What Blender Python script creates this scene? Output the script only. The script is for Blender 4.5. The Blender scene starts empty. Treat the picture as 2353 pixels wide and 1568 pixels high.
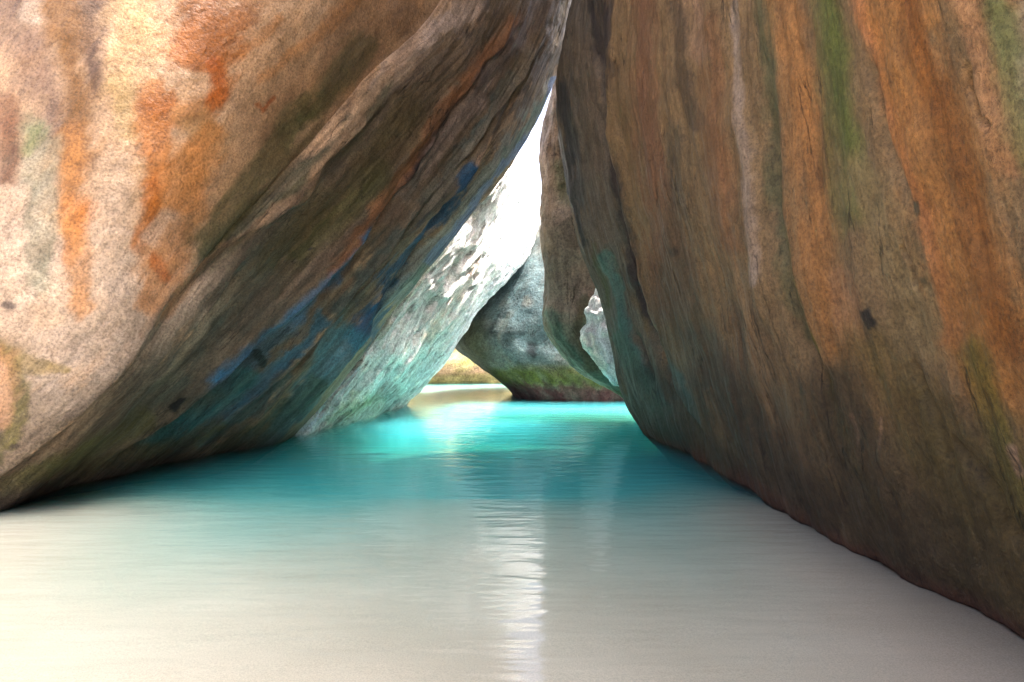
import bpy, math
import numpy as np
from mathutils import Vector

scene = bpy.context.scene
COL = scene.collection

# ------------------------------------------------------------------ camera
CAM_H, LENS = 1.25, 24.0
cam_d = bpy.data.cameras.new("camera")
cam_d.lens, cam_d.sensor_width = LENS, 36.0
cam_d.clip_start, cam_d.clip_end = 0.05, 3000.0
cam = bpy.data.objects.new("camera", cam_d)
cam.location = (0, 0, CAM_H)
cam.rotation_euler = (math.radians(90), 0, 0)
COL.objects.link(cam)
scene.camera = cam

# ------------------------------------------------------------------ sky and sun
SUN_EL, SUN_AZ = 66.0, 72.0            # degrees; azimuth measured from straight ahead to the right
w = bpy.data.worlds.new("World")
scene.world = w
w.use_nodes = True
wn = w.node_tree.nodes
sky = wn.new("ShaderNodeTexSky")
sky.sky_type = 'NISHITA'
sky.sun_disc = False
sky.sun_elevation = math.radians(SUN_EL)
sky.sun_rotation = math.radians(SUN_AZ)
sky.air_density, sky.dust_density, sky.ozone_density = 0.45, 6.0, 0.3
bg = wn["Background"]
bg.inputs["Strength"].default_value = 0.15
w.node_tree.links.new(sky.outputs[0], bg.inputs[0])

sun_d = bpy.data.lights.new("sun", 'SUN')
sun_d.energy, sun_d.angle, sun_d.color = 2.1, math.radians(2.0), (1.0, 0.95, 0.87)
sun = bpy.data.objects.new("sun", sun_d)
e, a = math.radians(SUN_EL), math.radians(SUN_AZ)
sdir = Vector((math.sin(a)*math.cos(e), math.cos(a)*math.cos(e), math.sin(e)))
sun.rotation_euler = sdir.to_track_quat('Z', 'Y').to_euler()
sun.location = (6, 6, 30)
COL.objects.link(sun)

vs = scene.view_settings
vs.view_transform, vs.look, vs.gamma, vs.use_curve_mapping = 'Standard', 'None', 1.0, False
vs.exposure = 3.0
scene.cycles.max_bounces = 10
scene.cycles.diffuse_bounces = 7
scene.cycles.glossy_bounces = 4
scene.cycles.transparent_max_bounces = 12
scene.cycles.volume_bounces = 2
scene.cycles.use_denoising = True
scene.cycles.sample_clamp_indirect = 8.0
scene.cycles.caustics_reflective = False
scene.cycles.caustics_refractive = False

# ------------------------------------------------------------------ numeric helpers
FPX = LENS/36.0*2353.0
CX, CY = 1176.5, 784.0

def P(px, py, d):
    """A traced point of an outline set out at its own distance d (metres)."""
    return ((px-CX)/FPX*d, d, CAM_H+(CY-py)/FPX*d)

def to_px(p):
    d = np.maximum(p[..., 1], 0.05)
    return np.stack([CX+p[..., 0]/d*FPX, CY-(p[..., 2]-CAM_H)/d*FPX], -1)

def _hash(ix, iy, iz, seed):
    n = (ix.astype(np.int64)*73856093) ^ (iy.astype(np.int64)*19349663) ^ (iz.astype(np.int64)*83492791) ^ (seed*2654435761)
    n = (n ^ (n >> 13)) * 1274126177
    n = n & 0x7fffffff
    n = (n ^ (n >> 16)) * 668265263
    return ((n & 0xffffff).astype(np.float64))/float(0xffffff)

def vnoise(p, seed=0):
    """smooth value noise, -1..1"""
    i = np.floor(p).astype(np.int64)
    f = p-i
    f = f*f*f*(f*(f*6-15)+10)
    r = 0
    for dx in (0, 1):
        for dy in (0, 1):
            for dz in (0, 1):
                wgt = (f[..., 0] if dx else 1-f[..., 0])*(f[..., 1] if dy else 1-f[..., 1])*(f[..., 2] if dz else 1-f[..., 2])
                r = r+wgt*_hash(i[..., 0]+dx, i[..., 1]+dy, i[..., 2]+dz, seed)
    return r*2-1

def fbm(p, octaves=4, seed=0, gain=0.5):
    a_, s, tot = 1.0, 0, 0
    p = np.array(p, dtype=np.float64)
    for o in range(octaves):
        s = s+a_*vnoise(p+o*17.3, seed+o)
        tot += a_
        a_ *= gain
        p = p*2.03
    return s/tot

def catmull(ctrl, tq, cyclic=False):
    """ctrl (n, ...) sampled at float positions tq in 0..n-1 (0..n when cyclic)"""
    n = len(ctrl)
    i = np.floor(tq).astype(int)
    if not cyclic:
        i = np.clip(i, 0, n-2)
    f = tq-i
    def g(k):
        return ctrl[k % n] if cyclic else ctrl[np.clip(k, 0, n-1)]
    p0, p1, p2, p3 = g(i-1), g(i), g(i+1), g(i+2)
    f = f.reshape((-1,)+(1,)*(ctrl.ndim-1))
    return 0.5*((2*p1)+(-p0+p2)*f+(2*p0-5*p1+4*p2-p3)*f*f+(-p0+3*p1-3*p2+p3)*f**3)

def smooth(e0, e1, x):
    t = np.clip((x-e0)/(e1-e0), 0, 1)
    return t*t*(3-2*t)

def lin(c):
    c = np.array(c, dtype=np.float64)/255.0
    return np.where(c <= 0.04045, c/12.92, ((c+0.055)/1.055)**2.4)

def surface(rows, nu, nvs):
    """rows: closed ring of polylines (world points). nvs: samples between row k and k+1. -> grid (nv, nu, 3), across-row position, st"""
    R = []
    for r in rows:
        r = np.array(r, dtype=np.float64)
        seg = np.linalg.norm(np.diff(r, axis=0), axis=1)**0.5
        cum = np.concatenate([[0], np.cumsum(seg)])
        q = np.linspace(0, cum[-1], nu)
        idx = np.interp(q, cum, np.arange(len(r)))
        R.append(catmull(r, idx))
    R = np.array(R)
    vq = np.concatenate([k+np.arange(nvs[k])/nvs[k] for k in range(len(rows))])
    G = catmull(R, vq, cyclic=True)
    ds = np.linalg.norm(np.diff(G, axis=1), axis=2).mean(0)
    s = np.concatenate([[0], np.cumsum(ds)])
    dt = np.linalg.norm(np.diff(G, axis=0), axis=2)[:, int(nu*0.45)]
    t = np.concatenate([[0], np.cumsum(dt)])
    return G, vq, s, t

def grid_normals(G):
    du = np.gradient(G, axis=1)
    dv = np.roll(G, -1, 0)-np.roll(G, 1, 0)
    n = np.cross(du, dv)
    return n/np.maximum(np.linalg.norm(n, axis=2, keepdims=True), 1e-9)

def mesh_from_grid(name, G, st, color, mat):
    nv, nu, _ = G.shape
    verts = G.reshape(-1, 3)
    cap0, cap1 = G[:, 0].mean(0), G[:, -1].mean(0)
    verts = np.vstack([verts, cap0, cap1])
    idx = np.arange(nv*nu).reshape(nv, nu)
    a_ = idx; b_ = np.roll(idx, -1, 0)
    quads = np.stack([a_[:, :-1], a_[:, 1:], b_[:, 1:], b_[:, :-1]], -1).reshape(-1, 4)
    c0, c1 = nv*nu, nv*nu+1
    tri0 = np.stack([a_[:, 0], b_[:, 0], np.full(nv, c0)], -1)
    tri1 = np.stack([b_[:, -1], a_[:, -1], np.full(nv, c1)], -1)
    me = bpy.data.meshes.new(name)
    me.vertices.add(len(verts))
    me.vertices.foreach_set("co", verts.astype(np.float32).ravel())
    loops = np.concatenate([quads.ravel(), tri0.ravel(), tri1.ravel()]).astype(np.int32)
    sizes = np.concatenate([np.full(len(quads), 4), np.full(2*nv, 3)])
    starts = np.concatenate([[0], np.cumsum(sizes)[:-1]]).astype(np.int32)
    me.loops.add(len(loops))
    me.loops.foreach_set("vertex_index", loops)
    me.polygons.add(len(sizes))
    me.polygons.foreach_set("loop_start", starts)
    me.polygons.foreach_set("use_smooth", np.ones(len(sizes), dtype=bool))
    me.update(calc_edges=True)
    me.validate()
    col4 = np.ones((len(verts), 4), dtype=np.float32)
    col4[:nv*nu, :3] = color.reshape(-1, 3)
    col4[nv*nu:, :3] = color.reshape(-1, 3).mean(0)
    ca = me.attributes.new("stain_and_light", 'FLOAT_COLOR', 'POINT')
    ca.data.foreach_set("color", col4.ravel())
    st3 = np.zeros((len(verts), 3), dtype=np.float32)
    st3[:nv*nu] = st.reshape(-1, 3)
    sa = me.attributes.new("flow", 'FLOAT_VECTOR', 'POINT')
    sa.data.foreach_set("vector", st3.ravel())
    me.materials.append(mat)
    # outward normals
    n = np.zeros(len(me.polygons)*3, dtype=np.float32)
    me.polygons.foreach_get("normal", n)
    c = np.zeros(len(me.polygons)*3, dtype=np.float32)
    me.polygons.foreach_get("center", c)
    n, c = n.reshape(-1, 3), c.reshape(-1, 3)
    if (n*(c-c.mean(0))).sum(1).mean() < 0:
        me.flip_normals()
    ob = bpy.data.objects.new(name, me)
    COL.objects.link(ob)
    return ob

def poly_dist(q, pts):
    """distance from q (N,2) to a polyline and position 0..1 along it"""
    pts = np.array(pts, dtype=np.float64)
    best = np.full(len(q), 1e18); tt = np.zeros(len(q))
    n = len(pts)-1
    for k in range(n):
        a_, b_ = pts[k], pts[k+1]
        ab = b_-a_
        h = np.clip(((q-a_)@ab)/max((ab@ab), 1e-9), 0, 1)
        dd = ((q-a_-h[:, None]*ab)**2).sum(1)
        m = dd < best
        best[m] = dd[m]; tt[m] = (k+h[m])/n
    return np.sqrt(best), tt

def paint(color, q, strokes, warp, brk, gate=None):
    """lays mineral and algae stains, plus painted-in light and shade, on the rock. Stroke: (polyline, (width0, width1), rgb, strength, softness)"""
    for pts, wd, rgb, al, soft in strokes:
        pts_ = np.array(pts, dtype=np.float64)
        mx = max(wd)*2+80
        m = (q[:, 0] > pts_[:, 0].min()-mx) & (q[:, 0] < pts_[:, 0].max()+mx) & (q[:, 1] > pts_[:, 1].min()-mx) & (q[:, 1] < pts_[:, 1].max()+mx)
        if not m.any():
            continue
        k = np.where(m)[0]
        dd, tt = poly_dist(q[k]+warp[k]*min(1.0, (wd[0]+wd[1])/60.0), pts)
        wdt = (wd[0]+(wd[1]-wd[0])*tt)*0.5
        al_ = al*(1-smooth(1-soft, 1+soft, dd/np.maximum(wdt, 1e-3)+brk[k]*(0.5 if max(wd) < 60 else 1.1)))*(0.9+0.5*brk[k])
        al_ = np.clip(al_, 0, 1)
        if gate is not None:
            al_ = al_*gate[k]
        color[k] = color[k]*(1-al_[:, None])+lin(rgb)*al_[:, None]

# ------------------------------------------------------------------ materials
def rock_material(name, grain=1.0, gloss=0.55, bump=0.5, stretch=(1.0, 9.0), speck=0.6, streak_amt=1.0):
    m = bpy.data.materials.new(name)
    m.use_nodes = True
    nt = m.node_tree; N = nt.nodes; L = nt.links
    b = N["Principled BSDF"]
    def n(t, **kw):
        o = N.new(t)
        for k, v in kw.items():
            setattr(o, k, v)
        return o
    col = n("ShaderNodeAttribute", attribute_name="stain_and_light")
    flow = n("ShaderNodeAttribute", attribute_name="flow")
    geo = n("ShaderNodeNewGeometry")
    mp = n("ShaderNodeMapping")
    mp.inputs["Scale"].default_value = (stretch[0], stretch[1], 1)
    flat = n("ShaderNodeVectorMath", operation='MULTIPLY')
    flat.inputs[1].default_value = (1, 1, 0)
    L.new(flow.outputs["Vector"], flat.inputs[0])
    L.new(flat.outputs[0], mp.inputs["Vector"])
    def noise(vec, scale, det=4, rough=0.6):
        o = n("ShaderNodeTexNoise")
        o.inputs["Scale"].default_value = scale
        o.inputs["Detail"].default_value = det
        o.inputs["Roughness"].default_value = rough
        L.new(vec, o.inputs["Vector"])
        return o.outputs["Fac"]
    def ramp(fac, stops):
        o = n("ShaderNodeValToRGB")
        el = o.color_ramp.elements
        while len(el) < len(stops):
            el.new(0.5)
        for k, (p_, c_) in enumerate(stops):
            el[k].position = p_
            el[k].color = (c_, c_, c_, 1) if not isinstance(c_, tuple) else (*c_, 1)
        L.new(fac, o.inputs[0])
        return o.outputs[0]
    def mul(c1, c2, f=1.0):
        o = n("ShaderNodeMix", data_type='RGBA', blend_type='MULTIPLY')
        o.inputs[0].default_value = f
        L.new(c1, o.inputs[6]); L.new(c2, o.inputs[7])
        return o.outputs[2]
    pos = geo.outputs["Position"]
    streak = noise(mp.outputs[0], 1.3, 6, 0.62)
    mott = noise(pos, 2.6, 6, 0.65)
    fine = noise(pos, 34*grain, 4, 0.7)
    c = col.outputs["Color"]
    sep = n("ShaderNodeSeparateXYZ")
    L.new(flow.outputs["Vector"], sep.inputs[0])
    mstr = n("ShaderNodeMix", data_type='RGBA', blend_type='MULTIPLY')
    sm = n("ShaderNodeMath", operation='MULTIPLY')
    L.new(sep.outputs[2], sm.inputs[0]); sm.inputs[1].default_value = streak_amt
    L.new(sm.outputs[0], mstr.inputs[0])
    L.new(c, mstr.inputs[6]); L.new(ramp(streak, [(0.3, 0.5), (0.5, 1.0), (0.7, 1.4)]), mstr.inputs[7])
    c = mstr.outputs[2]
    c = mul(c, ramp(mott, [(0.3, (0.72, 0.7, 0.66)), (0.52, (1.0, 1.0, 1.0)), (0.72, (1.2, 1.12, 1.02))]), 0.9)
    c = mul(c, ramp(fine, [(0.34, 0.5), (0.5, 1.0), (0.66, 1.35)]), 0.85)
    vor = n("ShaderNodeTexVoronoi")
    vor.inputs["Scale"].default_value = 62*grain
    L.new(pos, vor.inputs["Vector"])
    c = mul(c, ramp(vor.outputs["Distance"], [(0.12, 0.28), (0.24, 1.0)]), speck)
    mid = noise(pos, 11, 5, 0.7)
    c = mul(c, ramp(mid, [(0.34, (0.62, 0.58, 0.54)), (0.5, (1.0, 1.0, 1.0)), (0.66, (1.22, 1.2, 1.16))]), 0.55)
    # hairline cracks that follow the flow of the rock
    mc = n("ShaderNodeMapping")
    mc.inputs["Scale"].default_value = (0.55, 2.6, 1)
    L.new(flat.outputs[0], mc.inputs["Vector"])
    cn = noise(mc.outputs[0], 1.1, 5, 0.55)
    ca = n("ShaderNodeMath", operation='SUBTRACT'); L.new(cn, ca.inputs[0]); ca.inputs[1].default_value = 0.5
    cb = n("ShaderNodeMath", operation='ABSOLUTE'); L.new(ca.outputs[0], cb.inputs[0])
    line = ramp(cb.outputs[0], [(0.0, 0.0), (0.011, 1.0)])
    msk = ramp(noise(pos, 1.3, 3), [(0.50, 1.0), (0.60, 0.0)])
    inv = n("ShaderNodeMath", operation='SUBTRACT'); inv.inputs[0].default_value = 1.0; L.new(sep.outputs[2], inv.inputs[1])
    cq = n("ShaderNodeMath", operation='MAXIMUM'); L.new(msk, cq.inputs[0]); L.new(inv.outputs[0], cq.inputs[1])
    cm = n("ShaderNodeMath", operation='MAXIMUM'); L.new(line, cm.inputs[0]); L.new(cq.outputs[0], cm.inputs[1])
    c = mul(c, ramp(cm.outputs[0], [(0.0, 0.30), (1.0, 1.0)]), 1.0)
    L.new(c, b.inputs["Base Color"])
    rr = ramp(noise(mp.outputs[0], 3.0, 3), [(0.35, gloss-0.12), (0.65, gloss+0.22)])
    L.new(rr, b.inputs["Roughness"])
    b.inputs["Specular IOR Level"].default_value = 0.25
    # relief: grain, streaks, pits
    def bmp(h, dist, strength, prev=None):
        o = n("ShaderNodeBump")
        o.inputs["Strength"].default_value = strength
        o.inputs["Distance"].default_value = dist
        L.new(h, o.inputs["Height"])
        if prev is not None:
            L.new(prev, o.inputs["Normal"])
        return o.outputs[0]
    hm = n("ShaderNodeMath", operation='MULTIPLY')
    L.new(noise(mp.outputs[0], 2.4, 7, 0.68), hm.inputs[0]); L.new(sep.outputs[2], hm.inputs[1])
    b1 = bmp(hm.outputs[0], 0.05, bump)
    b2 = bmp(noise(pos, 14, 6, 0.7), 0.03, bump*0.9, b1)
    b3 = bmp(fine, 0.012, bump, b2)
    b4 = bmp(cm.outputs[0], 0.02, 0.6, b3)
    b5 = bmp(mid, 0.05, bump, b4)
    L.new(b5, b.inputs["Normal"])
    return m

def tag(o, label=None, cat=None, group=None, kind=None):
    for k, v in (("label", label), ("category", cat), ("group", group), ("kind", kind)):
        if v:
            o[k] = v
    return o

def build_boulder(rows, nu, nvs, mat, base, strokes, relief, label, tone=1.0, fine_amt=0.3, seed=0, warp_px=16, tide=None, feature=None, under=0.0, face_rows=None, underside_shade=None, group="granite boulders of the sea cave"):
    G, vq, s, t = surface(rows, nu, nvs)
    nv = G.shape[0]
    S, T = np.meshgrid(s, t)
    gate = np.ones_like(S)
    if face_rows:
        gate = np.repeat((0.2+0.8*smooth(face_rows[0], face_rows[1], vq)*(1-smooth(face_rows[2], face_rows[2]+2, vq)))[:, None], len(s), 1)
    st = np.stack([S, T, gate], -1)
    if under:
        G[..., 0] += under*np.clip(-G[..., 2], 0, 1.2)
    n = grid_normals(G)
    ctr = G.reshape(-1, 3).mean(0)
    if (n*(G-ctr)).sum(2).mean() < 0:
        n = -n
    h = np.zeros(G.shape[:2])
    px0 = to_px(G)
    lumpy = np.stack([G[..., 0], G[..., 1], G[..., 2]], -1)
    edge_fade = np.ones_like(h)
    for amp, ls, lt, oc in relief.get("streak", []):
        h += gate*amp*fbm(np.stack([S/ls, T/lt, np.zeros_like(S)], -1), oc, seed+5)
    for amp, l, oc in relief.get("lump", []):
        h += amp*fbm(lumpy/l, oc, seed+11)
    for amp, ls, lt in relief.get("ridge", []):
        rr = 1-np.abs(fbm(np.stack([S/ls, T/lt, np.full_like(S, 3.7)], -1), 3, seed+23))
        h += amp*(rr**2-0.6)
    for amp, ls, lt, th in relief.get("pit", []):
        pp = fbm(np.stack([S/ls, T/lt, np.full_like(S, 9.1)], -1), 2, seed+31)
        h -= amp*smooth(th, th+0.25, pp)
    for pts, wd, amp in relief.get("line", []):
        q = px0.reshape(-1, 2)
        wv = np.stack([fbm(lumpy.reshape(-1, 3)*2.2, 3, seed+41), fbm(lumpy.reshape(-1, 3)*2.2, 3, seed+43)], -1)*10
        dd, tt = poly_dist(q+wv, pts)
        taper = np.clip(np.minimum(tt, 1-tt)*6, 0, 1)
        wdt = wd[0]+(wd[1]-wd[0])*tt
        h += amp*(np.exp(-(dd/wdt)**2)*taper).reshape(h.shape)
    for pts, w_in, w_edge, amp in relief.get("step", []):
        q = px0.reshape(-1, 2)
        wv = np.stack([fbm(lumpy.reshape(-1, 3)*1.6, 4, seed+45), fbm(lumpy.reshape(-1, 3)*1.6, 4, seed+47)], -1)*14
        dd, tt = poly_dist(q+wv, pts)
        P0, P1 = np.array(pts[0], float), np.array(pts[-1], float)
        # side of the line: sign from the nearest segment
        pa = np.array(pts, float)
        k = np.clip((tt*(len(pa)-1)).astype(int), 0, len(pa)-2)
        ab = pa[k+1]-pa[k]
        cr = ab[:, 0]*(q[:, 1]+wv[:, 1]-pa[k, 1])-ab[:, 1]*(q[:, 0]+wv[:, 0]-pa[k, 0])
        sd = dd*np.sign(cr)                 # positive: on the raised side
        prof = np.where(sd > 0, np.exp(-sd/w_in), np.exp(-(sd/w_edge)**2)*1.0)
        prof = np.where(sd > 0, prof, prof*2-1*np.exp(sd/(w_edge*5))) 
        taper = np.clip(np.minimum(tt, 1-tt)*5, 0, 1)
        h += amp*(prof*taper).reshape(h.shape)
    if feature is not None:
        h += feature(G, S, T, vq)
    G2 = G+n*h[..., None]
    q = px0.reshape(-1, 2)
    pw = lumpy.reshape(-1, 3)
    warp = np.stack([fbm(pw*1.7, 6, seed+51, 0.70), fbm(pw*1.7, 6, seed+53, 0.70)], -1)*warp_px*2.2
    color = np.tile(lin(base), (len(q), 1))
    brk = fbm(np.stack([S/0.5, T/0.16, np.full_like(S, 2.2)], -1).reshape(-1, 3), 5, seed+57, 0.65)
    paint(color, q, strokes, warp, brk)
    # fade the stains and painted light with fine break-up so that no edge is a clean line
    if tide:
        z = (pw[:, 2]+0.10*fbm(pw*1.5, 4, seed+61))
        for z0, z1, rgb, al in tide:
            f = al*(1-smooth(z0, z1, z))
            color = color*(1-f[:, None])+lin(rgb)*f[:, None]
    if underside_shade:  # darkens the underside rows, shade put into the colour
        color = color*np.repeat(1-(1-underside_shade[2])*smooth(underside_shade[0], underside_shade[1], vq), len(s))[:, None]
    fine = fbm(np.stack([S/0.22, T/0.05, np.full_like(S, 6.6)], -1).reshape(-1, 3), 3, seed+71, 0.7)
    spot = fbm(pw*9.0, 3, seed+73, 0.7)
    color = color*(1+fine_amt*fine*gate.reshape(-1)+0.12*spot)[:, None]
    color = np.clip(color*tone, 0.01, 0.8)
    ob = mesh_from_grid("granite_boulder", G2, st, color.reshape(G.shape), mat)
    tag(ob, label, "boulder", group)
    return ob

def ring_rows(profile, nphi=12, depth=1.0, squash=2.4):
    """closed boulder from rings: (left px, right px, py, front d, thickness) bottom to top"""
    rows = []
    for k in range(nphi):
        ph = 2*math.pi*k/nphi
        c_, s_ = math.cos(ph), math.sin(ph)
        cx = math.copysign(abs(c_)**(2/squash), c_); sy = math.copysign(abs(s_)**(2/squash), s_)
        row = []
        for (xl, xr, py, d0, th) in profile:
            a_ = np.array(P(xl, py, d0)); b_ = np.array(P(xr, py, d0))
            mid = (a_+b_)/2; half = (b_[0]-a_[0])/2
            row.append((mid[0]+half*cx, d0+th/2+sy*th/2, mid[2]))
        rows.append(row)
    return rows

# ------------------------------------------------------------------ sand bed and water
def bed_height(x, y):
    ys = np.array([-80, -12, -4, 0, 2.0, 3.2, 4.2, 5.2, 6.4, 8.0, 11, 13, 14.5, 19, 24, 40, 400])
    zs = np.array([2.5, 1.0, 0.25, 0.02, -0.012, -0.03, -0.065, -0.12, -0.22, -0.36, -0.42, -0.25, -0.10, -0.05, -0.05, -1.6, -12])
    z = np.interp(y, ys, zs)
    z = z+np.clip(-z, 0, 0.12)*0.8*(smooth(-1.6, -3.4, x)+smooth(0.9, 1.9, x))*smooth(8.5, 5.5, y)
    # sand bank in the open beyond the leaning rocks
    z = z+0.03*np.exp(-(((x+2.2)/1.8)**2+((y-17.0)/2.6)**2))
    return z

def bed():
    xs = np.concatenate([[-400, -150, -60, -30, -16], np.linspace(-9, 9, 130), [16, 30, 60, 150, 400]])
    ys = np.concatenate([[-80, -40, -20, -12, -7], np.linspace(-4, 26, 220), [32, 45, 70, 140, 400]])
    X, Y = np.meshgrid(xs, ys)
    Z0 = bed_height(X, Y)
    p = np.stack([X, Y, np.zeros_like(X)], -1)
    near = np.exp(-((X/12)**2))
    Z = Z0+near*np.clip(-Z0/0.3, 0, 1)*0.13*fbm(p*0.4, 3, 3)+near*0.004*fbm(p*np.array([1.2, 3.5, 1]), 3, 8)
    ny, nx = X.shape
    me = bpy.data.meshes.new("sand")
    idx = np.arange(nx*ny).reshape(ny, nx)
    f = np.stack([idx[:-1, :-1], idx[:-1, 1:], idx[1:, 1:], idx[1:, :-1]], -1).reshape(-1, 4)
    me.from_pydata(np.stack([X, Y, Z], -1).reshape(-1, 3).tolist(), [], f.tolist())
    me.polygons.foreach_set("use_smooth", np.ones(len(f), dtype=bool))
    ob = bpy.data.objects.new("sand", me)
    COL.objects.link(ob)
    m = bpy.data.materials.new("pale_sand")
    m.use_nodes = True
    nt = m.node_tree; N = nt.nodes; L = nt.links
    b = N["Principled BSDF"]
    geo = N.new("ShaderNodeNewGeometry")
    n1 = N.new("ShaderNodeTexNoise"); n1.inputs["Scale"].default_value = 1.1; n1.inputs["Detail"].default_value = 6
    n2 = N.new("ShaderNodeTexNoise"); n2.inputs["Scale"].default_value = 160; n2.inputs["Detail"].default_value = 2
    L.new(geo.outputs["Position"], n1.inputs["Vector"]); L.new(geo.outputs["Position"], n2.inputs["Vector"])
    r1 = N.new("ShaderNodeValToRGB")
    r1.color_ramp.elements[0].position = 0.3; r1.color_ramp.elements[0].color = (0.48, 0.425, 0.33, 1)
    r1.color_ramp.elements[1].position = 0.7; r1.color_ramp.elements[1].color = (0.58, 0.52, 0.42, 1)
    L.new(n1.outputs["Fac"], r1.inputs[0])
    r2 = N.new("ShaderNodeValToRGB")
    r2.color_ramp.elements[0].position = 0.3; r2.color_ramp.elements[0].color = (0.8, 0.8, 0.8, 1)
    r2.color_ramp.elements[1].position = 0.7; r2.color_ramp.elements[1].color = (1.08, 1.08, 1.08, 1)
    L.new(n2.outputs["Fac"], r2.inputs[0])
    mx = N.new("ShaderNodeMix"); mx.data_type = 'RGBA'; mx.blend_type = 'MULTIPLY'; mx.inputs[0].default_value = 1
    L.new(r1.outputs[0], mx.inputs[6]); L.new(r2.outputs[0], mx.inputs[7])
    L.new(mx.outputs[2], b.inputs["Base Color"])
    b.inputs["Roughness"].default_value = 0.85
    me.materials.append(m)
    tag(ob, kind="structure", label="pale sand sloping down under the clear water")
bed()

def water():
    xs = np.array([-300.0, 300.0]); ys = np.array([-3.2, 390.0])
    me = bpy.data.meshes.new("water")
    v = [(xs[0], ys[0], 0), (xs[1], ys[0], 0), (xs[1], ys[1], 0), (xs[0], ys[1], 0)]
    v += [(a_, b_, -16) for a_, b_, _ in v]
    f = [(0, 1, 2, 3), (7, 6, 5, 4), (0, 4, 5, 1), (1, 5, 6, 2), (2, 6, 7, 3), (3, 7, 4, 0)]
    me.from_pydata(v, [], f)
    ob = bpy.data.objects.new("water", me)
    COL.objects.link(ob)
    m = bpy.data.materials.new("clear_turquoise_water")
    m.use_nodes = True
    nt = m.node_tree; N = nt.nodes; L = nt.links
    N.remove(N["Principled BSDF"])
    out = N["Material Output"]
    geo = N.new("ShaderNodeNewGeometry")
    mp = N.new("ShaderNodeMapping"); mp.inputs["Scale"].default_value = (1.2, 4.6, 1)
    L.new(geo.outputs["Position"], mp.inputs["Vector"])
    n1 = N.new("ShaderNodeTexNoise"); n1.inputs["Scale"].default_value = 1.5; n1.inputs["Detail"].default_value = 2
    n1.inputs["Roughness"].default_value = 0.55
    L.new(mp.outputs[0], n1.inputs["Vector"])
    bp = N.new("ShaderNodeBump"); bp.inputs["Strength"].default_value = 0.28; bp.inputs["Distance"].default_value = 0.03
    L.new(n1.outputs["Fac"], bp.inputs["Height"])
    gl = N.new("ShaderNodeBsdfGlossy"); gl.inputs["Roughness"].default_value = 0.085
    L.new(bp.outputs[0], gl.inputs["Normal"])
    tr = N.new("ShaderNodeBsdfTransparent")
    fr = N.new("ShaderNodeFresnel"); fr.inputs["IOR"].default_value = 1.33
    L.new(bp.outputs[0], fr.inputs["Normal"])
    mx = N.new("ShaderNodeMixShader")
    L.new(fr.outputs[0], mx.inputs[0]); L.new(tr.outputs[0], mx.inputs[1]); L.new(gl.outputs[0], mx.inputs[2])
    L.new(mx.outputs[0], out.inputs["Surface"])
    va = N.new("ShaderNodeVolumeAbsorption")
    va.inputs["Color"].default_value = (0.03, 0.93, 0.985, 1)
    va.inputs["Density"].default_value = 1.3
    sc = N.new("ShaderNodeVolumeScatter")
    sc.inputs["Color"].default_value = (0.2, 0.82, 1.0, 1)
    sc.inputs["Density"].default_value = 0.8
    ad = N.new("ShaderNodeAddShader")
    L.new(va.outputs[0], ad.inputs[0]); L.new(sc.outputs[0], ad.inputs[1])
    L.new(ad.outputs[0], out.inputs["Volume"])
    me.materials.append(m)
    tag(ob, kind="structure", label="smooth turquoise sea water over pale sand")
water()

# ------------------------------------------------------------------ the great leaning boulder on the left
mat_tan = rock_material("stained_tan_granite", 1.5, 0.5, 0.45, (0.9, 6.0), 0.3)
L_rows_px = [
 [(-1100,300,6.5),(-700,-200,6.8),(-300,-700,7.0),(100,-1300,7.3),(500,-1800,8.2)],
 [(-800,900,5.4),(-450,400,5.3),(-150,0,5.4),(150,-450,5.7),(500,-800,6.5),(700,-1150,7.6)],
 [(-560,1250,4.9),(-200,700,4.9),(50,350,5.05),(330,-50,5.3),(650,-350,6.1),(850,-700,7.3)],
 [(-380,1300,4.8),(-60,900,4.85),(180,600,5.0),(430,250,5.35),(760,-80,6.2),(950,-400,7.4)],
 [(-250,1250,4.85),(0,1080,4.9),(255,860,5.15),(440,590,5.65),(800,200,6.9),(1040,-120,8.0)],
 [(-235,1262,4.88),(14,1094,5.0),(272,868,5.3),(458,602,5.8),(820,210,7.02),(1058,-112,8.1)],
 [(-200,1290,4.85),(40,1140,5.15),(330,850,5.6),(520,620,6.05),(880,240,7.25),(1110,-90,8.3)],
 [(-100,1270,5.3),(130,1127,5.75),(420,850,6.2),(620,630,6.7),(950,270,7.8),(1170,-70,8.7)],
 [(50,1220,5.8),(270,1095,6.3),(520,850,6.75),(720,640,7.2),(1020,290,8.3),(1220,-50,9.1)],
 [(200,1170,6.5),(400,1062,7.05),(620,850,7.4),(800,650,7.8),(1080,310,8.8),(1260,-30,9.5)],
 [(340,1130,7.2),(530,1037,7.75),(710,850,8.0),(880,640,8.4),(1140,340,9.3),(1250,130,9.7),(1300,-30,9.9)],
 [(470,1105,7.9),(640,1017,8.42),(790,850,8.7),(940,660,9.1),(1065,500,9.6),(1158,385,9.9),(1255,178,10.1),(1318,-20,10.2)],
 [(600,1090,9.4),(650,1010,9.6),(780,850,9.9),(910,660,10.2),(1040,500,10.5),(1130,385,10.8),(1235,178,10.9),(1320,-60,11.0)],
]
L_rows = [[P(*p) for p in r] for r in L_rows_px]
L_top = [(-3.2,8.0,15.5)]*4+[(-1.6,7.8,15.6)]*3+[(-0.2,8.0,15.6)]*2+[(0.8,8.6,15.4)]*2+[(0.9,9.4,15.0)]*2  # unseen tops, raised and overlapped to keep sun off the foreground
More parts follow.
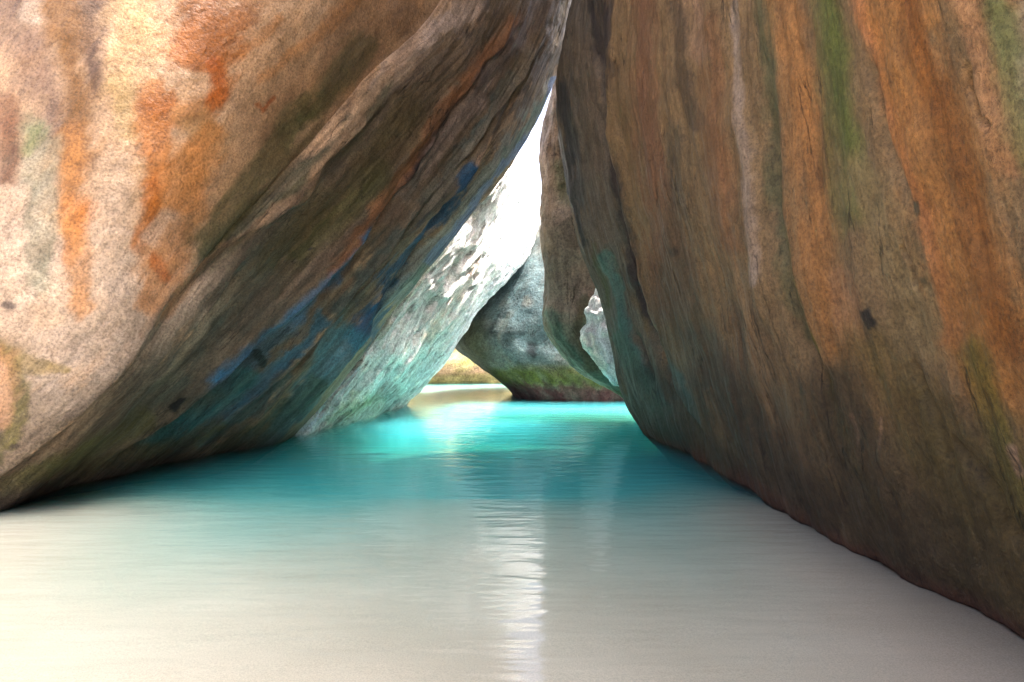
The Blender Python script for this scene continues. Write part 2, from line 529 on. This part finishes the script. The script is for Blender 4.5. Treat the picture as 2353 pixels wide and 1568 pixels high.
for r, tp in zip(L_rows, L_top):
    l = np.array(r[-1]); tp = np.array(tp)
    r.append(tuple(l*0.6+tp*0.4+np.array((0.5, 0, 0.3))))
    r.append(tuple(l*0.25+tp*0.75+np.array((0.9, 0, 0.6))))
    r.append(tuple(tp))
L_rows.append([(-5.2,11.5,-0.8),(-5.0,11.6,1.0),(-4.2,11.9,3.0),(-3.2,12.2,5.0),(-2.2,12.2,7.2),(-1.2,10.8,10.5),(-1.0,10.2,14)])
L_rows.append([(-9,12,-0.8),(-9.2,12,2),(-9,12,4),(-8,12,7),(-6,11.6,10.6),(-4.5,10.6,14.2)])
L_rows.append([(-9.5,8,-0.8),(-9.6,8,2),(-9.4,8,4),(-8.5,8.2,7),(-6.5,8.5,10.6),(-4.5,8.8,14.3)])
TAN, PAL = (214,178,142), (226,202,178)
BLU, TEA, DRK = (84,138,166), (96,160,160), (92,78,68)
L_strokes = [
 # darker underside: its shade painted in along with seepage stains
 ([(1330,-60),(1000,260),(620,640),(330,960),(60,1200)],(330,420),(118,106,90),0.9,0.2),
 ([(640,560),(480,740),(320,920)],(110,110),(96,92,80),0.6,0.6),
 # pale lower face, warm upper face
 ([(60,560),(150,760),(250,740),(330,680)],(320,280),PAL,0.75,0.6),
 ([(560,0),(620,150),(580,330),(480,470)],(220,120),(206,164,124),0.7,0.6),
 ([(900,-40),(800,130),(640,300)],(200,110),(180,138,102),0.8,0.6),
 ([(30,-20),(70,120),(110,230),(130,340)],(150,80),(140,112,96),0.75,0.6),
 ([(215,-20),(228,80),(215,200)],(110,50),(104,78,66),0.8,0.6),
 ([(130,-20),(165,120),(170,300),(190,420)],(110,90),(150,106,58),0.85,0.5),
 ([(310,-20),(300,120),(270,220)],(130,100),(210,172,126),0.85,0.5),
 ([(270,200),(290,300)],(60,50),(190,160,100),0.6,0.6),
 ([(70,25),(85,45)],(60,40),PAL,0.9,0.5),
 ([(160,330),(180,420),(165,490)],(110,70),(196,134,74),0.85,0.5),
 ([(240,420),(330,400),(300,470)],(70,60),(208,164,116),0.7,0.6),
 ([(178,480),(165,545),(150,590)],(54,40),(216,140,70),0.75,0.5),
 ([(150,520),(180,560),(190,640),(180,700)],(60,60),(222,152,84),0.7,0.5),
 ([(205,480),(190,530)],(40,30),(222,140,66),0.6,0.5),
 # the big rust drip
 ([(470,-30),(465,60),(470,130)],(190,150),(150,90,36),0.9,0.4),
 ([(470,100),(490,180),(440,240),(370,260)],(150,90),(176,106,44),0.85,0.4),
 ([(505,150),(505,230),(470,260),(350,250)],(40,40),(184,98,28),0.9,0.4),
 ([(350,220),(345,300),(370,400),(360,470)],(80,70),(192,118,50),0.85,0.4),
 ([(440,270),(470,330),(440,400)],(80,70),(212,164,110),0.8,0.5),
 ([(440,190),(470,200),(420,215)],(60,40),(220,184,146),0.9,0.5),
 ([(480,310),(440,360),(430,470)],(50,40),(216,140,66),0.7,0.5),
 ([(430,390),(405,500),(375,620),(350,690)],(130,70),(226,156,92),0.8,0.5),
 ([(345,430),(350,480),(320,560)],(50,40),(196,116,44),0.8,0.5),
 ([(390,500),(350,540)],(40,40),PAL,0.6,0.5),
 ([(365,590),(380,640)],(30,26),(196,110,50),0.8,0.5),
 ([(270,420),(265,560),(250,640)],(110,90),PAL,0.6,0.6),
 ([(592,240),(605,255),(635,222)],(9,7),(176,96,44),0.9,0.4),
 ([(640,40),(560,130)],(26,20),(206,136,70),0.5,0.6),
 ([(820,0),(700,90),(600,190)],(30,20),(206,136,70),0.5,0.6),
 # green-grey tongue, left
 ([(75,290),(95,380),(100,470),(85,560),(80,640)],(100,60),(172,164,138),0.9,0.4),
 ([(75,290),(60,340)],(70,40),(150,156,100),0.7,0.6),
 ([(15,240),(25,330),(30,410)],(60,40),(132,88,60),0.85,0.5),
 ([(-20,760),(40,830),(60,900),(60,960),(35,1010)],(40,30),(120,112,44),0.9,0.5),
 ([(30,810),(90,840),(150,850)],(50,20),(160,136,76),0.8,0.5),
 ([(-10,820),(10,900),(20,960)],(90,40),(226,166,116),0.7,0.5),
 ([(0,1000),(5,1060)],(40,30),(86,84,34),0.9,0.5),
 # pale strokes painting light glints near the top of the ridge
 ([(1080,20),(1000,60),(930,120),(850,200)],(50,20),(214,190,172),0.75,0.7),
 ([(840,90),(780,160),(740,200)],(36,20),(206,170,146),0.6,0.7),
 # along and under the shoulder; blues and teals paint in water-bounced light
 ([(830,100),(740,210),(640,340),(560,440),(470,560)],(60,70),(92,94,56),0.85,0.5),
 ([(880,200),(760,350),(640,450),(470,600)],(50,60),(86,92,62),0.7,0.5),
 ([(1000,0),(940,110),(860,210),(740,380),(700,450),(640,480),(460,610),(330,780)],(34,18),(180,148,118),0.75,0.6),  # bright ridge edge, grazing light painted on
 ([(940,260),(800,440),(620,600)],(90,60),(106,92,56),0.75,0.6),
 ([(860,420),(760,500),(680,590)],(70,40),(92,98,52),0.6,0.6),
 ([(1175,50),(1020,250),(970,335),(910,415),(850,485),(740,630)],(44,24),(172,118,78),0.85,0.5),
 ([(1195,70),(1050,250),(1000,330),(930,425),(870,500)],(40,32),(62,52,50),0.9,0.35),  # shade of the recess beside the step, painted dark
 ([(1250,10),(1150,140),(1050,280),(960,410),(880,500)],(50,26),(190,168,156),0.8,0.5),
 ([(900,480),(800,610),(720,720),(600,830)],(30,26),(160,128,102),0.75,0.5),
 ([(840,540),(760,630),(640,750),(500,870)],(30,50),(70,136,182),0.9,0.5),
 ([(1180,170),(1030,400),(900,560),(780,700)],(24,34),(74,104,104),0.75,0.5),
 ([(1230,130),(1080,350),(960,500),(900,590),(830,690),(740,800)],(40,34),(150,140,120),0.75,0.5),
 ([(1085,400),(1000,510),(945,590),(890,680),(830,770)],(38,70),(36,116,164),0.97,0.35),  # dark blue paints the shade inside the recess
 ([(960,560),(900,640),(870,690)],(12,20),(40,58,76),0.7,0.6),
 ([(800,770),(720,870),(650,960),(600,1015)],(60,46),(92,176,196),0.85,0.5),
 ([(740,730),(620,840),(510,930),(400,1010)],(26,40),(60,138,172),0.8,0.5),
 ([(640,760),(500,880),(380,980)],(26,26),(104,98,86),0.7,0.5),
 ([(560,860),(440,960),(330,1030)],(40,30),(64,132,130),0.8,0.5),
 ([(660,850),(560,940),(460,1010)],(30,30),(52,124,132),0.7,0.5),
 ([(420,860),(280,980),(160,1060)],(40,30),(108,116,104),0.7,0.5),
 ([(500,970),(340,1040),(180,1090)],(30,40),(120,110,62),0.8,0.5),
 ([(330,960),(150,1060),(0,1130)],(40,40),(124,120,66),0.8,0.5),
 ([(720,880),(600,990),(500,1030)],(40,30),(84,108,62),0.7,0.5),
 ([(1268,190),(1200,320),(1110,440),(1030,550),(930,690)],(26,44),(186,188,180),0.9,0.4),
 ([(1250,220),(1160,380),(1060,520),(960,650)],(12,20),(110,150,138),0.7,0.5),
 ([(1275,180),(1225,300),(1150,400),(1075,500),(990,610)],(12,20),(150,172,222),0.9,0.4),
 # dark inclusions
 ([(584,812),(590,822)],(34,30),(30,32,32),1.0,0.25),
 ([(398,930),(418,914)],(22,16),(30,30,30),1.0,0.3),
 ([(14,700),(24,702)],(22,16),(96,82,76),0.9,0.3),
 ([(34,1021),(46,1021)],(12,10),(80,66,58),0.9,0.3),
 ([(706,574),(712,570)],(6,6),(40,40,40),0.9,0.3),
]
L_steps = [   # exfoliation edges of the underside, raised on their upper-left side
 ([(905,190),(870,240),(740,375),(700,450),(640,490),(500,575),(400,690),(320,790)],80,10,0.022),
 ([(1230,-10),(1175,60),(1025,250),(980,330),(915,415),(860,480),(820,540),(750,625),(700,690),(600,780)],60,9,0.075),
 ([(1190,180),(1120,330),(1060,415),(980,505),(925,600),(875,675),(820,765),(740,880),(655,1000)],50,9,0.12),
 ([(1000,420),(930,500),(870,590),(790,690),(700,790),(620,880),(520,970)],40,7,0.06),
 ([(640,740),(560,810),(460,900),(330,1000),(200,1080)],40,6,0.045),
 ([(560,600),(480,700),(380,820),(260,940)],40,6,0.04),
 ([(1270,60),(1180,200),(1100,310),(1030,390)],30,6,0.05),
]
L_lines = [
 ([(1060,430),(1000,510),(940,600),(890,690),(840,770)],(18,26),-0.12),
 ([(1080,190),(980,330),(930,400),(880,470),(820,560)],(16,12),-0.06),
 ([(1230,30),(1130,150),(1040,270),(950,400),(860,500)],(18,12),0.05),
 ([(740,780),(640,900),(560,1000)],(12,12),0.05),
 ([(540,850),(400,970),(260,1050)],(12,12),-0.04),
]
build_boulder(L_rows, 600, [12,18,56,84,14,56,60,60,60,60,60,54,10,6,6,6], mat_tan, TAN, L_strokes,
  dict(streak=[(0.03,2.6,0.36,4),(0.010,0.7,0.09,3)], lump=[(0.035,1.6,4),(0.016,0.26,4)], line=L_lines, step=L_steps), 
  under=-0.5, face_rows=(3.8,5.2,20), underside_shade=(4.15,4.75,0.95), label="huge leaning tan boulder with rust-orange drips on its face, filling the photo's left", tone=0.54, seed=1,
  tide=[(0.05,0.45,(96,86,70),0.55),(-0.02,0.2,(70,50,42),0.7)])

# ------------------------------------------------------------------ the overhanging boulder on the right
mat_brown = rock_material("striped_brown_granite", 1.4, 0.6, 0.5, (0.7, 4.0), 0.6, 0.35)
R_cols = [
 (9.6, [(1500,1060),(1470,990),(1425,900),(1400,800),(1380,700),(1330,580),(1300,430),(1283,300),(1287,170),(1325,0),(1380,-200),(1450,-500)]),
 (7.4, [(1640,1120),(1590,1050),(1545,880),(1520,760),(1480,560),(1430,400),(1395,200),(1383,0),(1385,-200),(1400,-650)]),
 (5.2, [(1840,1240),(1785,1161),(1705,900),(1650,700),(1595,450),(1565,200),(1552,0),(1555,-400),(1580,-1000)]),
 (3.9, [(2090,1380),(2010,1287),(1930,1050),(1855,800),(1805,550),(1765,250),(1745,0),(1725,-400),(1720,-1300)]),
 (2.86,[(2470,1600),(2353,1470),(2290,1250),(2205,950),(2125,680),(2055,380),(2005,100),(1975,-60),(1935,-500),(1900,-1600)]),
 (2.15,[(2800,1850),(2690,1690),(2620,1400),(2520,1100),(2420,750),(2340,400),(2295,100),(2250,-100),(2200,-700),(2150,-2200)]),
]
R_rows = []
for d, pts in R_cols:
    R_rows.append([P(x, y, d) for x, y in pts])
base = np.array(R_rows[-1])
R_rows.append([tuple(p+np.array((0.10, -0.6, 0))) for p in base])
R_rows.append([tuple(p+np.array((0.4, -1.9, 0))) for p in base])
R_rows.append([tuple(p+np.array((2.8, -3.0, 0))) for p in base])
R_top = [(1.2,9.2,14),(1.4,8.2,14),(1.9,7,13.6),(2.5,5.8,12.6),(2.9,4.8,12),(3.2,3.8,11.2),(3.6,3.2,10.6),(4.2,2.6,10.4),(5,2.5,10)]  # unseen tops and near end, shaped to keep light off the sand
for r, tp in zip(R_rows, R_top):
    l = np.array(r[-1]); tp = np.array(tp)
    r.append(tuple(l*0.5+tp*0.5+np.array((-0.8, 0, 0.3))))
    r.append(tuple(tp))
R_rows.append([(9,-0.6,-0.8),(9.2,-0.6,2),(9,0,5),(8,2,8),(6,3.5,10)])
R_rows.append([(9,6,-0.8),(9.2,6,2),(9,6,5),(8,6,8),(6,6,10.4)])
R_rows.append([(7,11.5,-0.8),(7,11.5,2),(6.8,11.4,5),(6,11,8),(4,9.6,10.4)])
R_rows.append([(2.8,10.6,-0.8),(2.7,10.6,0.6),(2.5,10.7,1.9),(2.1,10.7,3.5),(1.9,10.7,5),(2.0,10.6,6.5),(2.4,10.4,8.2),(2.8,9.6,10.2)])
BR, RST, OLV, GYB = (152,124,88), (192,132,74), (120,118,66), (150,134,112)
R_strokes = [
 ([(1330,-20),(1330,300),(1390,560),(1440,800),(1520,1000)],(130,110),(124,116,104),0.9,0.4),
 ([(1290,200),(1300,420),(1345,560)],(26,20),(74,76,78),0.85,0.4),
 ([(1350,100),(1360,400),(1400,560)],(40,30),(136,116,96),0.6,0.5),
 ([(1375,-20),(1400,300),(1440,480),(1500,720)],(50,40),(58,54,56),0.9,0.4),  # shade of the fold painted into its groove
 ([(1310,300),(1330,520)],(24,20),(96,96,92),0.8,0.5),
 ([(1480,-20),(1490,250),(1530,480),(1560,700)],(60,60),(146,100,74),0.7,0.6),
 ([(1545,-20),(1575,180),(1600,300)],(26,34),(92,76,58),0.8,0.5),
 ([(1590,-20),(1610,120)],(60,40),(176,140,112),0.7,0.6),
 ([(1560,300),(1570,560),(1580,760)],(40,70),(104,92,70),0.7,0.6),
 ([(1640,60),(1650,300),(1680,560)],(60,60),(150,104,68),0.7,0.6),
 ([(1690,0),(1690,180),(1720,420),(1750,640)],(18,20),(186,164,146),0.8,0.5),
 ([(1750,-20),(1760,200),(1765,420),(1800,620),(1840,760)],(36,46),(106,104,72),0.85,0.4),
 ([(1805,560),(1840,700),(1880,800),(1900,900)],(14,16),(112,104,30),0.8,0.5),
 ([(1800,-20),(1830,200),(1860,420),(1880,600),(1930,780)],(84,96),RST,0.8,0.6),
 ([(1890,-20),(1920,200),(1950,380),(1980,480)],(104,110),(122,122,66),0.85,0.55),
 ([(1910,0),(1935,200),(1990,400)],(50,50),(96,116,44),0.6,0.6),
 ([(1990,400),(2050,560),(2100,640),(2120,760)],(110,150),(166,142,100),0.8,0.6),
 ([(1980,-30),(2030,160),(2090,380),(2140,540),(2200,760)],(50,60),(206,136,84),0.85,0.5),
 ([(2080,-30),(2120,200),(2180,420),(2240,600),(2330,860)],(180,200),(200,136,72),0.9,0.6),
 ([(2100,-20),(2150,180),(2210,400),(2270,620),(2330,800)],(60,70),(146,88,34),0.75,0.6),
 ([(2230,-30),(2290,200),(2330,380)],(60,60),(206,150,104),0.7,0.5),
 ([(2290,-20),(2330,140),(2400,400)],(60,80),(130,136,84),0.85,0.5),
 ([(2353,-20),(2400,200)],(60,80),(176,160,136),0.7,0.5),
 ([(1950,640),(1980,760),(2050,950)],(60,110),(186,138,100),0.7,0.6),
 ([(2010,800),(2100,980),(2200,1150),(2330,1350)],(120,230),(122,104,52),0.75,0.8),
 ([(2250,800),(2300,950),(2360,1150)],(60,110),(124,116,46),0.8,0.6),
 ([(1930,880),(1990,1100),(2080,1300)],(110,170),(100,82,56),0.75,0.7),
 ([(1700,760),(1760,900),(1880,1150)],(110,130),(116,90,66),0.8,0.6),
 ([(1690,600),(1740,800),(1790,960)],(24,24),(186,146,104),0.6,0.6),
 ([(1600,800),(1680,950),(1800,1120)],(90,80),(104,94,78),0.75,0.6),
 ([(1400,600),(1450,800),(1530,980)],(30,30),(96,150,140),0.85,0.5),
 ([(1480,640),(1530,800),(1600,960)],(18,30),(86,140,136),0.8,0.5),
 ([(1430,780),(1490,930),(1560,1020)],(40,50),(92,120,100),0.7,0.5),
 ([(1370,560),(1400,700)],(12,14),(90,100,40),0.6,0.5),
 ([(1700,1080),(1900,1230),(2100,1340),(2300,1450)],(30,50),(150,88,70),0.7,0.6),
 ([(1960,950),(1975,1000),(1985,1050)],(8,4),(214,170,136),0.8,0.5),
 ([(2025,960),(2030,1030)],(6,4),(206,166,130),0.8,0.5),
 ([(2340,1020),(2350,1080)],(24,20),(206,166,140),0.8,0.5),
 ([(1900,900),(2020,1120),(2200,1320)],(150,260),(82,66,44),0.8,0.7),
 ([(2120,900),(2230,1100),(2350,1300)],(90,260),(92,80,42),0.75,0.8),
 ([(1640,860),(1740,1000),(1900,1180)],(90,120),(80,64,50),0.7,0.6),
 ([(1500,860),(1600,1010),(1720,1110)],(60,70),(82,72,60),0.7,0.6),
 ([(1850,760),(1900,900),(1990,1080),(2040,1180)],(20,34),(88,76,40),0.6,0.6),
 ([(2013,712),(2022,738)],(34,26),(56,50,44),0.95,0.25),
 ([(2108,470),(2110,490)],(20,14),(92,84,64),0.85,0.3),
 ([(2126,640),(2127,645)],(14,12),(92,84,64),0.85,0.3),
 ([(1560,572),(1562,580)],(8,8),(70,60,50),0.9,0.3),
]
R_lines = [
 ([(1375,-20),(1400,300),(1440,480),(1500,720),(1560,900)],(16,16),-0.16),
 ([(1400,-20),(1425,300),(1470,500),(1540,760)],(10,12),0.05),
 ([(1400,560),(1440,720),(1500,900)],(8,10),-0.07),
 ([(1450,560),(1500,760),(1570,950)],(8,10),-0.06),
 ([(1755,200),(1770,480),(1850,780),(1930,980)],(14,18),-0.06),
 ([(1690,200),(1720,420),(1750,640),(1800,800)],(14,16),0.05),
 ([(1560,200),(1600,520),(1700,900)],(22,30),-0.05),
 ([(2000,100),(2040,300),(2100,480)],(10,10),-0.03),
 ([(2238,140),(2240,200),(2255,270),(2285,300)],(5,6),-0.045),
 ([(2080,560),(2100,600),(2110,660)],(4,4),-0.03),
 ([(2200,1000),(2290,1150),(2350,1280)],(10,14),-0.05),
 ([(2100,820),(2150,950),(2200,1100)],(10,14),-0.04),
]
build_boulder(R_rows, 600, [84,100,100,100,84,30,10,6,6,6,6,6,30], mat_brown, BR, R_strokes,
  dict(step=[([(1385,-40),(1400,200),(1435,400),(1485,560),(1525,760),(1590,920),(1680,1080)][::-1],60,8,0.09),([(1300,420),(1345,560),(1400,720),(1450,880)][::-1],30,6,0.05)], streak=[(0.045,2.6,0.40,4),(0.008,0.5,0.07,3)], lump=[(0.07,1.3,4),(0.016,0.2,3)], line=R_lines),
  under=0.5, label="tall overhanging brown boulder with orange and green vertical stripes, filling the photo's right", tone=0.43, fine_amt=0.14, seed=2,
  tide=[(0.1,1.2,(96,76,52),0.5),(-0.02,0.16,(120,72,58),0.7)])

# ------------------------------------------------------------------ pale pitted boulder behind the left one
mat_pale = rock_material("pale_weathered_granite", 1.2, 0.6, 0.5, (0.9, 6.0), 0.12)
Pw = [
 [(420,1100,9.6),(560,1000,9.8),(720,830,10.2),(880,640,10.7),(1040,470,11.4),(1130,360,12.2)],
 [(600,1080,9.0),(680,1000,9.1),(800,850,9.5),(940,660,10.2),(1070,500,11.2),(1160,395,12.4)],
 [(700,1060,9.5),(760,980,9.8),(880,850,10.2),(1000,670,11.1),(1110,520,12.3),(1180,392,13.4)],
 [(800,1020,10.7),(845,955,11.0),(945,850,11.3),(1060,690,12.1),(1150,550,13.3),(1200,405,14.8)],
 [(870,985,11.9),(895,945,12.3),(985,850,12.5),(1105,690,13.3),(1190,575,14.4),(1222,430,15.8)],
 [(905,975,12.9),(922,937,12.9),(1000,855,13.2),(1060,770,13.7),(1100,705,14.2),(1165,640,14.8),(1212,588,15.4),(1237,510,16.2),(1228,430,16.8)],
 [(880,970,14),(900,935,14),(985,850,14.3),(1085,700,15.3),(1190,580,16.5),(1215,490,17.2),(1205,420,17.6)],
]
Pr = [[P(*p) for p in r] for r in Pw]
for r in Pr:
    l = np.array(r[-1]); tp = np.array((-0.2, 16.0, 5.6))
    r.append(tuple(l*0.5+tp*0.5+np.array((0, 0, 0.25)))); r.append(tuple(tp))
Pr.append([(-4,16,-0.8),(-3.9,16,0.8),(-3,16.5,2),(-2,17,3.4),(-1.2,17,4.8),(-0.7,16.4,5.5)])
Pr.append([(-5,12.5,-0.8),(-4.5,12.5,1),(-3.6,12.6,2.4),(-2.4,13.2,3.8),(-1.3,14.4,5.0),(-0.7,15.4,5.5)])
P_strokes = [
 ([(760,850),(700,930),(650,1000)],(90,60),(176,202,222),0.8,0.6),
 ([(960,640),(850,790),(760,900)],(30,40),(170,186,206),0.7,0.6),
 ([(1080,500),(960,640),(840,800)],(24,30),(190,192,170),0.7,0.6),
 ([(1000,820),(930,880),(860,920)],(50,60),(150,178,178),0.6,0.6),
 ([(900,840),(860,900)],(60,50),(140,176,176),0.5,0.6),
 ([(840,920),(780,950)],(60,50),(134,140,84),0.7,0.6),
 ([(900,900),(850,940),(760,990)],(40,50),(140,124,124),0.8,0.5),
 ([(1190,600),(1090,710),(1030,800),(960,890)],(34,40),(140,150,160),0.6,0.6),
 ([(1100,600),(1060,670),(980,780)],(20,24),(150,136,116),0.6,0.6),
 ([(1050,580),(1040,620),(1060,600)],(14,14),(110,104,98),0.7,0.5),
]
P_lines = [
 ([(1120,540),(1050,610),(1000,700),(930,800)],(7,9),-0.09),
 ([(1085,520),(1030,600),(960,700)],(8,10),0.07),
 ([(1035,605),(1045,620)],(10,10),-0.12),
 ([(1030,640),(1020,690)],(8,8),0.09),
 ([(960,700),(860,840),(780,940)],(8,10),-0.06),
 ([(1180,440),(1150,520),(1090,640)],(8,8),-0.07),
]
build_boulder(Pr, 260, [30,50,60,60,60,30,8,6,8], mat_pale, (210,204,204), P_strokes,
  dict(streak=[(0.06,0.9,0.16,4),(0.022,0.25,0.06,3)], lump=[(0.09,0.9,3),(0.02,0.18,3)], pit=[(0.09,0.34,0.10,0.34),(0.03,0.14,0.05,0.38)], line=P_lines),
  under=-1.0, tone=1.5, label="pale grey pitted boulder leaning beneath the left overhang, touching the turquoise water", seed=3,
  tide=[(0.0,0.5,(150,136,134),0.4)])

# ------------------------------------------------------------------ boulders at the back of the passage
mat_grey = rock_material("speckled_grey_granite", 0.75, 0.65, 0.4, (1.5, 2.0), 0.7)
mid_prof = [(1230,1560,1010,14.6,3.0),(1182,1580,930,14.3,3.4),(1168,1590,912,14.25,3.6),(1120,1610,872,14.2,3.8),(1075,1620,835,14.25,4.0),(1022,1630,788,14.4,4.0),
            (1040,1625,735,14.5,4.2),(1085,1610,660,14.8,4.2),(1165,1580,565,15.3,4.0),(1235,1540,500,15.9,3.4),(1290,1480,455,16.6,2.4),(1360,1420,435,17.2,1.2)]
mid_strokes = [
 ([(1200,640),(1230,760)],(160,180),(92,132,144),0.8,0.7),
 ([(1080,760),(1100,820)],(60,60),(120,112,76),0.7,0.6),
 ([(1206,690),(1208,700)],(18,24),(150,140,124),0.5,0.5),
 ([(1220,795),(1224,815)],(20,16),(28,42,50),0.95,0.2),
 ([(1130,760),(1136,768)],(18,14),(40,60,60),0.9,0.3),
 ([(1250,773),(1251,775)],(8,8),(40,56,60),0.9,0.3),
 ([(1252,607),(1253,609)],(7,7),(60,70,74),0.9,0.3),
 ([(1190,855),(1330,850)],(24,24),(140,134,116),0.5,0.6),
 ([(1130,868),(1200,868),(1330,868),(1450,880)],(46,50),(104,112,50),1.0,0.5),
 ([(1150,912),(1300,914),(1460,924)],(52,60),(92,46,52),1.0,0.35),
]
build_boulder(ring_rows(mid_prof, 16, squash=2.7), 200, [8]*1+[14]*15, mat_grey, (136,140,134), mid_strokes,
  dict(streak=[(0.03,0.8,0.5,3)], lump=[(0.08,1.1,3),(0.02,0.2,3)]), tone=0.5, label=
  "grey-teal rounded boulder with olive and maroon tide bands, at the back of the passage", seed=4, warp_px=6)

mat_slab = rock_material("brown_grey_granite", 0.8, 0.6, 0.5, (0.9, 3.0), 0.5)
slab_prof = [(1440,1640,924,11.9,0.5),(1405,1650,900,11.7,0.9),(1345,1650,862,11.5,1.2),(1292,1650,812,11.4,1.4),(1258,1640,765,11.4,1.5),(1248,1630,722,11.4,1.5),(1257,1620,650,11.5,1.5),
             (1254,1600,560,11.5,1.5),(1244,1580,480,11.6,1.5),(1243,1560,390,11.7,1.4),(1246,1540,290,11.8,1.3),(1266,1530,205,11.9,1.1),(1290,1490,130,12.0,0.8),(1340,1450,90,12.1,0.4)]
slab_strokes = [
 ([(1262,200),(1258,400),(1262,560)],(40,36),(176,150,126),0.8,0.6),
 ([(1290,380),(1300,460)],(40,40),(120,126,92),0.7,0.6),
 ([(1290,500),(1300,680)],(70,70),(132,118,104),0.7,0.6),
 ([(1262,720),(1290,790),(1350,850),(1420,900)],(30,36),(60,112,98),0.6,0.6),
 ([(1340,880),(1440,915)],(20,24),(62,92,40),0.8,0.5),
 ([(1340,690),(1325,770),(1360,840)],(26,30),(96,92,68),0.8,0.5),
]
build_boulder(ring_rows(slab_prof, 16, squash=2.6), 220, [8]*1+[14]*15, mat_slab, (140,124,108), slab_strokes,
  dict(streak=[(0.04,0.8,0.3,4)], lump=[(0.10,0.8,4),(0.025,0.2,3)], line=[([(1250,700),(1275,790),(1340,862)],(5,5),0.03),([(1345,680),(1328,770),(1370,850)],(9,9),-0.10)]),
  tone=0.7, label="narrow brown-grey boulder hanging between the bright slot and the right overhang", seed=5, warp_px=6)

lit_patch_prof = [(1430,1560,895,10.95,0.4),(1402,1570,868,10.85,0.7),(1374,1570,838,10.8,0.8),(1352,1570,803,10.8,0.8),(1339,1560,766,10.8,0.8),(1350,1550,738,10.85,0.7),(1345,1540,716,10.85,0.7),(1362,1520,690,10.95,0.5),(1374,1500,650,11.05,0.3)]  # added pale rock in place of a lit patch on the slab
build_boulder(ring_rows(lit_patch_prof, 14, squash=2.2), 110, [8]*14, mat_pale, (214,208,204), [([(1350,780),(1380,840)],(30,30),(150,140,120),0.5,0.6)],
  dict(streak=[(0.03,0.4,0.2,3)], lump=[(0.10,0.4,4),(0.04,0.12,4)], pit=[(0.04,0.25,0.12,0.25)]), tone=1.4, label=
  "small added pale rock standing in for a lit patch, by the edge of the right overhang", seed=6, warp_px=5)

far_prof = [(560,1330,900,20.5,4),(600,1320,875,20.2,5),(640,1310,840,20.2,5.4),(680,1290,800,20.5,5.4),(720,1270,750,20.9,5),(780,1240,690,21.4,4.2),(860,1180,640,22,3),(960,1080,615,22.6,1.4)]
build_boulder(ring_rows(far_prof, 14, squash=2.5), 160, [10]*14, mat_grey, (206,196,142), [
   ([(1000,850),(1110,850)],(30,30),(196,160,134),0.8,0.6),([(1000,872),(1110,872)],(20,20),(160,150,104),0.8,0.6),([(1060,840),(1100,830)],(30,30),(186,190,110),0.6,0.6)],
  dict(streak=[(0.04,0.8,0.5,3)], lump=[(0.16,1.2,4),(0.04,0.3,3)]),
  tone=0.5, label="sunlit yellowish boulder glimpsed low beyond the pale rock, over the white water", seed=7, warp_px=6)
